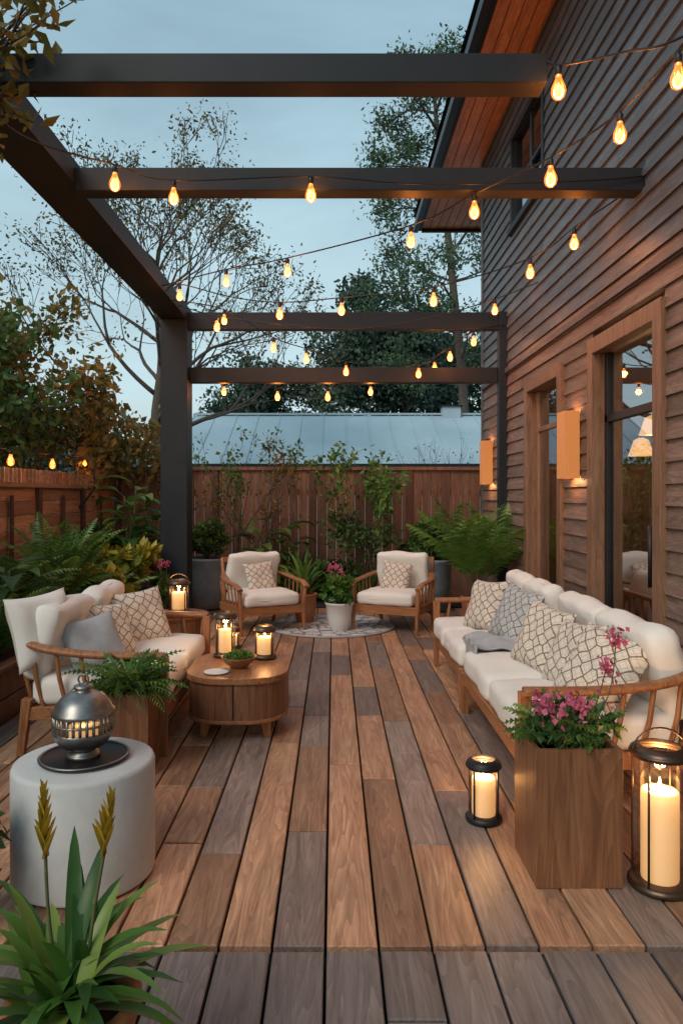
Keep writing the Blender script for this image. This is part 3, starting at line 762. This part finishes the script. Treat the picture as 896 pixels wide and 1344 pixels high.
# ------------------------------------------------------------------ armchairs
def armchair(Mx):
    t=MB(); w=.37; D=.72
    for sg in(-1,1):
        t.tube([(D-.02,sg*w,0),(D-.05,sg*w,.28),(D-.03,sg*(w+.015),.50)],[.018,.026,.024],'teakz',8)
        t.tube([(-.06,sg*(w-.05),0),(.04,sg*(w-.04),.28),(-.0,sg*(w-.05),.55),(-.08,sg*(w-.06),.78)],[.018,.026,.024,.018],'teakz',8)
        arm=smooth([(D+.0,sg*(w+.02),.49),(D-.12,sg*(w+.03),.535),(D*.5,sg*(w+.035),.55),(.14,sg*(w+.0),.58),(-.02,sg*(w-.09),.61)],6)
        t.tube(arm,.038,'teak',10,.5)
        t.box((D/2,sg*(w-.005),.25),(D-.08,.028,.09),'teak')
        for i in range(5):
            x=.14+i*.11; t.tube([(x,sg*(w-.0),.26),(x,sg*(w+.02),.41),(x-.01,sg*(w+.03),.545)],.010,'teakz',6)
    t.tube(smooth([(-.02,-w+.09,.61),(-.09,0,.63),(-.02,w-.09,.61)],6),.03,'teak',10,.55)
    t.box((D-.045,0,.25),(.03,2*w-.03,.09),'teak'); t.box((.03,0,.25),(.03,2*w-.08,.08),'teak')
    t.box((-.075,0,.755),(.025,2*w-.13,.06),'teak',rot=(0,-.2,0))
    for i in range(7): t.tube([(.03,-.24+i*.08,.26),(-.02,-.24+i*.08,.5),(-.08,-.24+i*.08,.76)],.009,'teakz',6)
    for i in range(7): t.box((.1+i*.09,0,.285),(.05,2*w-.04,.014),'teak')
    t.cushion((.40,0,.365),(.62,2*w-.09,.14),'cream',.05,.025,seed=2)
    t.cushion((.085,0,.62),(.46,2*w-.12,.14),'cream',.06,.035,rot=(0,math.radians(-75),0),seed=5)
    o=t.build('wooden_armchair',.003); o.matrix_world=Mx
def place(x,y,rz): return Matrix.Translation((x,y,0))@Matrix.Rotation(rz,4,'Z')
a1=math.radians(-62); armchair(place(-.98,8.45,a1))
pillow('throw_pillow',(-.83,8.2,.57),.36,.13,'pat',a1,20,5)
a2=math.radians(180+65); armchair(place(.84,8.5,a2))
pillow('throw_pillow',(.70,8.22,.57),.36,.13,'pat',a2,20,-5)
t=MB(); t.lathe((-.03,8.3,.004),[(.72,0),(.72,.008)],'rug',64,False)
t.ring((-.03,8.3,.012),.715,.012,'grey',64); t.ring((-.03,8.3,.010),.5,.007,'grey',64)
t.build('round_rug')
# ------------------------------------------------------------------ coffee table
t=MB()
def rr(x0,x1,y0,y1,z0,z1,r,k,n=10):
    pts=[]
    for cx,cy,a0 in((x1-r,y1-r,0),(x0+r,y1-r,90),(x0+r,y0+r,180),(x1-r,y0+r,270)):
        for i in range(n+1):
            a=math.radians(a0+90*i/n); pts.append((cx+r*math.cos(a),cy+r*math.sin(a)))
    N=len(pts); vs=[(x,y,z0) for x,y in pts]+[(x,y,z1) for x,y in pts]
    fs=[(i,(i+1)%N,N+(i+1)%N,N+i) for i in range(N)]; fs.append(tuple(range(N))[::-1]); fs.append(tuple(N+i for i in range(N)))
    t.add(vs,fs,k)
rr(-.93,-.29,4.36,5.16,.355,.392,.25,'teak'); rr(-.915,-.305,4.375,5.145,.125,.353,.24,'planter')
rr(-.925,-.295,4.365,5.155,.115,.135,.245,'teak')
t.box((-.61,4.372,.245),(.006,.012,.21),'black')
for x,y,a,b_ in((-.80,4.52,.12,.12),(-.42,4.52,.12,-.12),(-.80,5.0,-.12,.12),(-.42,5.0,-.12,-.12)): t.box((x,y,.072),(.07,.07,.15),'teakz',rot=(-a,b_,0),taper=.6)
t.build('coffee_table',.006)
# ------------------------------------------------------------------ lanterns
def lantern(c,r,h,k='bronze',cr=.4,chh=.55,power=4,handle=True,posts=4,wide=1.0):
    t=MB()
    t.lathe(c,[(r*1.08,0),(r*1.12,.008),(r*1.12,.02),(r*.98,.03)],k,32)
    for i in range(posts):
        a=pi/4+i*2*pi/posts; x=c[0]+math.cos(a)*r; y=c[1]+math.sin(a)*r
        t.tube([(x,y,c[2]+.02),(x,y,c[2]+h*.88)],.005 if r<.12 else .007,k,6)
    t.ring((c[0],c[1],c[2]+h*.88),r,.009,k,32)
    t.lathe((c[0],c[1],c[2]+h*.88),[(r*1.02,-.012),(r*1.05,.0),(r*1.02,.015),(r*.72,.03),(r*.70,.03),(r*.95,.0),(r*.96,-.012)],k,32,cap=False)
    t.lathe(c,[(r*.93,.032),(r*.93,h*.86)],'glass',32,cap=False)
    R_=r*cr*2; hc=h*chh
    t.lathe((c[0],c[1],c[2]+.031),[(R_*.98,0),(R_,.01),(R_,hc-.01),(R_*.93,hc),(R_*.6,hc-.008),(.001,hc-.01)],'wax',24,cap=False)
    z=c[2]+.031+hc
    t.tube([(c[0],c[1],z-.01),(c[0],c[1],z+.012)],.0015,'black',5)
    t.lathe((c[0],c[1],z+.006),[(.001,0),(.006,.008),(.007,.016),(.004,.03),(.0005,.042)],'flame',12,cap=False)
    if handle:
        pts=[(c[0]+r*math.cos(a),c[1],c[2]+h*.88+r*.9*math.sin(a)) for a in [pi*i/14 for i in range(15)]]
        t.tube(pts,.004,k,6)
    o=t.build('candle_lantern'); light('candle_light',(c[0],c[1],z+.035),power,(1,.5,.19),.02,o)
    return o
lantern((.69,3.34,.002),.075,.29,'black',.36,.58,6,False)
lantern((1.25,2.78,.002),.105,.58,'bronze',.33,.58,9,True)
lantern((-.745,4.98,.394),.075,.31,'bronze',.3,.5,3,False)
lantern((-.47,4.92,.394),.072,.22,'bronze',.36,.52,3,False)
lantern((-1.25,5.85,.552),.085,.27,'bronze',.33,.5,4,True)
lantern((-.98,7.1,.002),.06,.2,'bronze',.33,.5,3,False)
t=MB(); t.lathe((-1.25,5.85,0),[(.225,.515),(.235,.525),(.235,.545),(.23,.55)],'teak',40)
t.lathe((-1.25,5.85,0),[(.19,.03),(.19,.513)],'teakz',32); t.lathe((-1.25,5.85,0),[(.17,0.001),(.17,.029)],'black',32)
t.build('round_side_table',.003)
t=MB(); c=(-.61,4.66,.394)
t.lathe(c,[(.05,0),(.055,.006),(.085,.03),(.112,.065),(.114,.07),(.108,.07),(.08,.04),(.001,.035)],'teak',36,cap=False)
g_=np.random.default_rng(4); q=g_.normal(size=(500,3)); q/=np.linalg.norm(q,axis=1)[:,None]; q[:,2]=abs(q[:,2])
t.leaves(np.array([c[0],c[1],c[2]+.05])+q*np.array([.085,.085,.035]),.03,'bright',5,.5,up=.8); t.build('succulent_bowl')
t=MB(); t.lathe((-.73,4.52,.394),[(.06,0),(.078,.004),(.08,.008),(.06,.005),(.001,.004)],'paper',28,cap=False)
t.build('saucer')
# ------------------------------------------------------------------ concrete drum table + metal lantern
t=MB(); c=(-.99,2.88,0)
t.lathe(c,[(.255,.002),(.27,.012),(.272,.02),(.272,.435),(.266,.449),(.255,.454)],'concrete',72); t.build('concrete_drum_table')
t=MB(); t.lathe((c[0],c[1],.456),[(.155,0),(.172,.006),(.175,.014),(.165,.014),(.158,.006),(.001,.006)],'black',56,cap=False)
t.ring((c[0],c[1],.468),.168,.006,'pewter',56); t.build('round_tray')
t=MB(); z0=.464; q=(c[0]-.005,c[1],z0)
t.lathe(q,[(.06,0),(.066,.004),(.062,.014),(.045,.022),(.05,.03),(.085,.048),(.108,.075),(.115,.098),(.118,.106),(.112,.108)],'pewter',48,cap=False)
for i in range(28):
    a=2*pi*i/28; x=q[0]+.112*math.cos(a); y=q[1]+.112*math.sin(a)
    t.tube([(x,y,z0+.105),(x,y,z0+.172)],.0065,'pewter',6)
t.ring((q[0],q[1],z0+.138),.113,.005,'pewter',40)
t.lathe(q,[(.114,.168),(.121,.172),(.121,.182),(.112,.19),(.104,.21),(.086,.233),(.06,.249),(.036,.258),(.028,.264),(.038,.270),(.036,.28),(.022,.285),(.001,.287)],'pewter',48,cap=False)
t.lathe(q,[(.06,.06),(.06,.12),(.001,.122)],'wax',20,cap=False)
t.ring((q[0],q[1],z0+.303),.02,.004,'pewter',20,'y'); 
o=t.build('metal_globe_lantern'); light('lantern_light',(q[0],q[1],z0+.145),.35,(1,.5,.2),.02,o)
# ------------------------------------------------------------------ planters foreground
def boxplanter(t,x0,x1,y0,y1,h,k='planter'):
    th=.02
    t.b2((x0,y0,.002),(x1,y0+th,h),k); t.b2((x0,y1-th,.002),(x1,y1,h),k)
    t.b2((x0+.0,y0+th+.001,.002),(x0+th,y1-th-.001,h-.001),k); t.b2((x1-th,y0+th+.001,.002),(x1,y1-th-.001,h-.001),k)
    t.b2((x0+th,y0+th,.01),(x1-th,y1-th,h-.05),'soil')
t=MB(); boxplanter(t,.769,1.10,2.756,3.085,.53)
crown(t,(.94,2.92,.57),(.19,.17,.08),1300,.05,'leaf',71,18,.5)
for i in range(44):
    t.frond((.93+R.uniform(-.1,.1),2.92+R.uniform(-.1,.1),.5),i*2.4,R.uniform(.5,1.2),R.uniform(.14,.27),.045,'bright',1.4,10,.006)
pinks((.90,2.86,.66),.11,16,15,.14,.026,10)(t); pinks((1.02,2.95,.62),.09,12,16,.12,.024,4)(t)
for (x,y,z) in((1.16,2.98,.90),(1.13,3.0,.80)):
    t.tube(smooth([(1.0,2.93,.5),(x-.03,y,.68),(x,y,z)],5),.003,'stem',5); pinks((x,y,z),.014,16,int(z*100),.02,.024,3)(t)
t.build('flower_planter',.003)
t=MB(); boxplanter(t,-1.24,-.985,3.84,4.08,.44)
for i in range(70):
    t.frond((-1.12+R.uniform(-.07,.07),3.96+R.uniform(-.07,.07),.41),i*2.4,R.uniform(.4,1.4),R.uniform(.2,.38),.05,'bright',1.5,14,.008)
for i in range(40):
    t.blade((-1.12+R.uniform(-.07,.07),3.96+R.uniform(-.07,.07),.41),i*2.4,R.uniform(.5,1.4),R.uniform(.15,.3),.02,'bright',1.5)
t.build('fern_planter',.003)
def spikes(t):
    for (x0,top,ln) in(((-.655,1.74),(-.70,1.75,.76),.15),((-.60,1.73),(-.535,1.75,.745),.13)):
        path=smooth([(x0[0],x0[1],.28),((x0[0]+top[0])/2-.008,1.74,.5),top],8)
        t.tube(path,.0045,'stem',6)
        P=[Vector(q) for q in path]; d0=(P[-1]-P[-3]).normalized(); n=7
        for i in range(n):
            u=i/(n-1); q=P[-1]-d0*ln*(1-u)*.9
            for sg in(-1,1):
                a=(0 if sg>0 else pi)+.35*math.sin(i*2)
                t.blade(q,a,1.2+.16*u,.085*(1-.35*u),.034*(1-.4*u),'yel',-.12,(.2 if i%2 else .5),5,.5)
straps('potted_bromeliad',(-.64,1.72,.28),58,.38,.042,'bright',(.3,1.4),1.4,openpot((-.62,1.72,.002),.10,.15,.3,'terra'),spikes,.05)
bushy('small_leafy_plant',(-1.32,2.5,.28),(.16,.16,.16),260,.09,'leaf',81,8,openpot((-1.32,2.5,.002),.08,.11,.18,'terra'))
# ------------------------------------------------------------------ string lights
def strand(pts,bulbs,power,end=True):
    t=MB(); sp=smooth(pts,8); t.tube(sp,.006,'black',5)
    o_l=[]
    for bi in bulbs:
        x,y,z=Vector(pts[bi]); S=1.18*R.uniform(.95,1.05)
        t.lathe((x,y,z-.055),[(.011,0),(.017,.006),(.017,.04),(.009,.05),(.004,.06)],'black',12)
        t.lathe((x,y,z-.05-.1*S),[(.0005,0),(.014*S,.003*S),(.025*S,.014*S),(.030*S,.032*S),(.028*S,.05*S),(.019*S,.072*S),(.013*S,.086*S),(.012*S,.1*S)],'amber',18,cap=False)
        t.lathe((x,y,z-.05-.082*S),[(.001,0),(.006*S,.010*S),(.007*S,.03*S),(.002,.052*S)],'fil',8)
        o_l.append((x,y,z-.115))
    o=t.build('string_lights')
    for l in o_l: light('bulb_light',l,power,(1,.5,.18),.03,o)
PW=4.4
strand([(-1.74,3.3,3.50),(-1.74,4.0,3.50),(-1.39,4.6,3.60),(-1.03,4.66,3.53),(-.15,4.72,3.58),(.6,4.72,3.53),(1.6,4.74,3.56),(2.03,4.76,3.6)],[2,3,4],PW)
strand([(-1.69,7.12,3.56),(-.98,6.6,3.56),(-.39,6.1,3.50),(.553,5.2,3.44),(.93,4.8,3.50),(1.256,4.2,3.46),(1.46,3.7,3.46),(1.52,3.2,3.46),(1.75,2.9,3.52),(2.03,2.6,3.62)],[1,2,3,4,5,6,7],PW)
strand([(-1.69,7.3,3.56),(-1.51,7.1,3.57),(-1.0,7.0,3.42),(-.516,6.9,3.34),(.07,6.7,3.33),(.88,6.4,3.34),(1.57,5.8,3.40),(1.757,5.3,3.46),(2.03,5.0,3.6)],[1,3,4,5,6,7],PW)
strand([(-1.69,7.6,3.55),(-1.18,7.8,3.50),(-.657,7.9,3.22),(-.303,8,3.12),(.136,8.1,3.0),(.55,8.15,2.96),(.958,8.2,2.99),(1.33,8.3,3.2),(1.62,8.4,3.40),(2.0,8.48,3.5)],[1,2,3,4,6,7,8],PW)
strand([(-1.69,8.8,3.0),(-1.364,9,2.9),(-.70,9,2.84),(-.076,9,2.84),(.455,9,2.90),(.85,9,3.02),(1.25,9,3.2),(1.91,9,3.7)],[1,2,3,4,6],PW)
strand([(1.05,3.62,3.70),(1.10,3.55,3.61),(1.287,3.2,3.46),(1.4,2.9,3.34),(1.7,2.5,3.4),(2.03,2.2,3.55)],[1],PW)
strand([(-1.69,7.85,3.56),(-1.25,7.75,3.42),(-.6,7.6,3.30),(.2,7.5,3.22),(1.0,7.4,3.32),(1.62,7.3,3.48),(2.03,7.2,3.62)],[1,5],PW)
strand([(-3.3,4.5,2.15),(-3.3,6.2,2.0),(-3.3,7.4,1.97),(-3.3,8.5,1.98),(-3.3,9.6,2.02),(-3.3,10.5,2.2)],[1,2,3,4],1.5)
# ------------------------------------------------------------------ world, sun, camera
w=bpy.data.worlds.new('World'); scene.world=w; w.use_nodes=True; nt=w.node_tree
bg=nt.nodes['Background']; sk=nt.nodes.new('ShaderNodeTexSky'); sk.sky_type='NISHITA'; sk.sun_disc=False
el=math.radians(14); rot=math.radians(215)
sk.sun_elevation=el; sk.sun_rotation=rot; sk.air_density=1.3; sk.dust_density=1.5; sk.ozone_density=1.5
tc=nt.nodes.new('ShaderNodeTexCoord'); mp=nt.nodes.new('ShaderNodeMapping'); mp.inputs['Scale'].default_value=(1,1,3.0)
L(nt,tc.outputs['Generated'],mp.inputs['Vector'])
n=noise(nt,mp.outputs[0],1.5,7,.55,.5)
r=ramp(nt,[(.5,.5,.5),(1,1,1)],[.35,.70]); L(nt,n.outputs['Fac'],r.inputs[0])
sx=nt.nodes.new('ShaderNodeSeparateXYZ'); L(nt,tc.outputs['Generated'],sx.inputs[0])
hz=ramp(nt,[(.60,.74,.79),(.49,.67,.74),(.34,.54,.64),(.32,.49,.60)],[0,.22,.62,1]); L(nt,sx.outputs['Z'],hz.inputs[0])
hs=nt.nodes.new('ShaderNodeVectorMath'); hs.operation='SCALE'; hs.inputs['Scale'].default_value=10.8; L(nt,hz.outputs[0],hs.inputs[0])
mx=nt.nodes.new('ShaderNodeMix'); mx.data_type='RGBA'; L(nt,r.outputs[0],mx.inputs['Factor']); L(nt,sk.outputs[0],mx.inputs['A'])
L(nt,hs.outputs[0],mx.inputs['B'])
L(nt,mx.outputs['Result'],bg.inputs['Color']); bg.inputs['Strength'].default_value=.11
sl=bpy.data.lights.new('sun','SUN'); sl.energy=1.6; sl.angle=math.radians(30); sl.color=(1,.91,.8)
so=bpy.data.objects.new('sun',sl); scene.collection.objects.link(so)
el2=math.radians(42); az=math.radians(215)
sd=Vector((math.sin(az)*math.cos(el2),math.cos(az)*math.cos(el2),math.sin(el2)))
so.rotation_euler=sd.to_track_quat('Z','Y').to_euler()
cam=bpy.data.cameras.new('camera'); co=bpy.data.objects.new('camera',cam); scene.collection.objects.link(co)
co.location=(0,0,1.5); co.rotation_euler=(math.radians(90),0,0)
cam.sensor_fit='VERTICAL'; cam.sensor_height=36; cam.lens=36*950/1344; cam.shift_y=-22/1344; cam.shift_x=10/1344
cam.clip_end=500; cam.clip_start=.05; scene.camera=co
scene.view_settings.view_transform='Standard'; scene.view_settings.look='None'; scene.view_settings.exposure=0
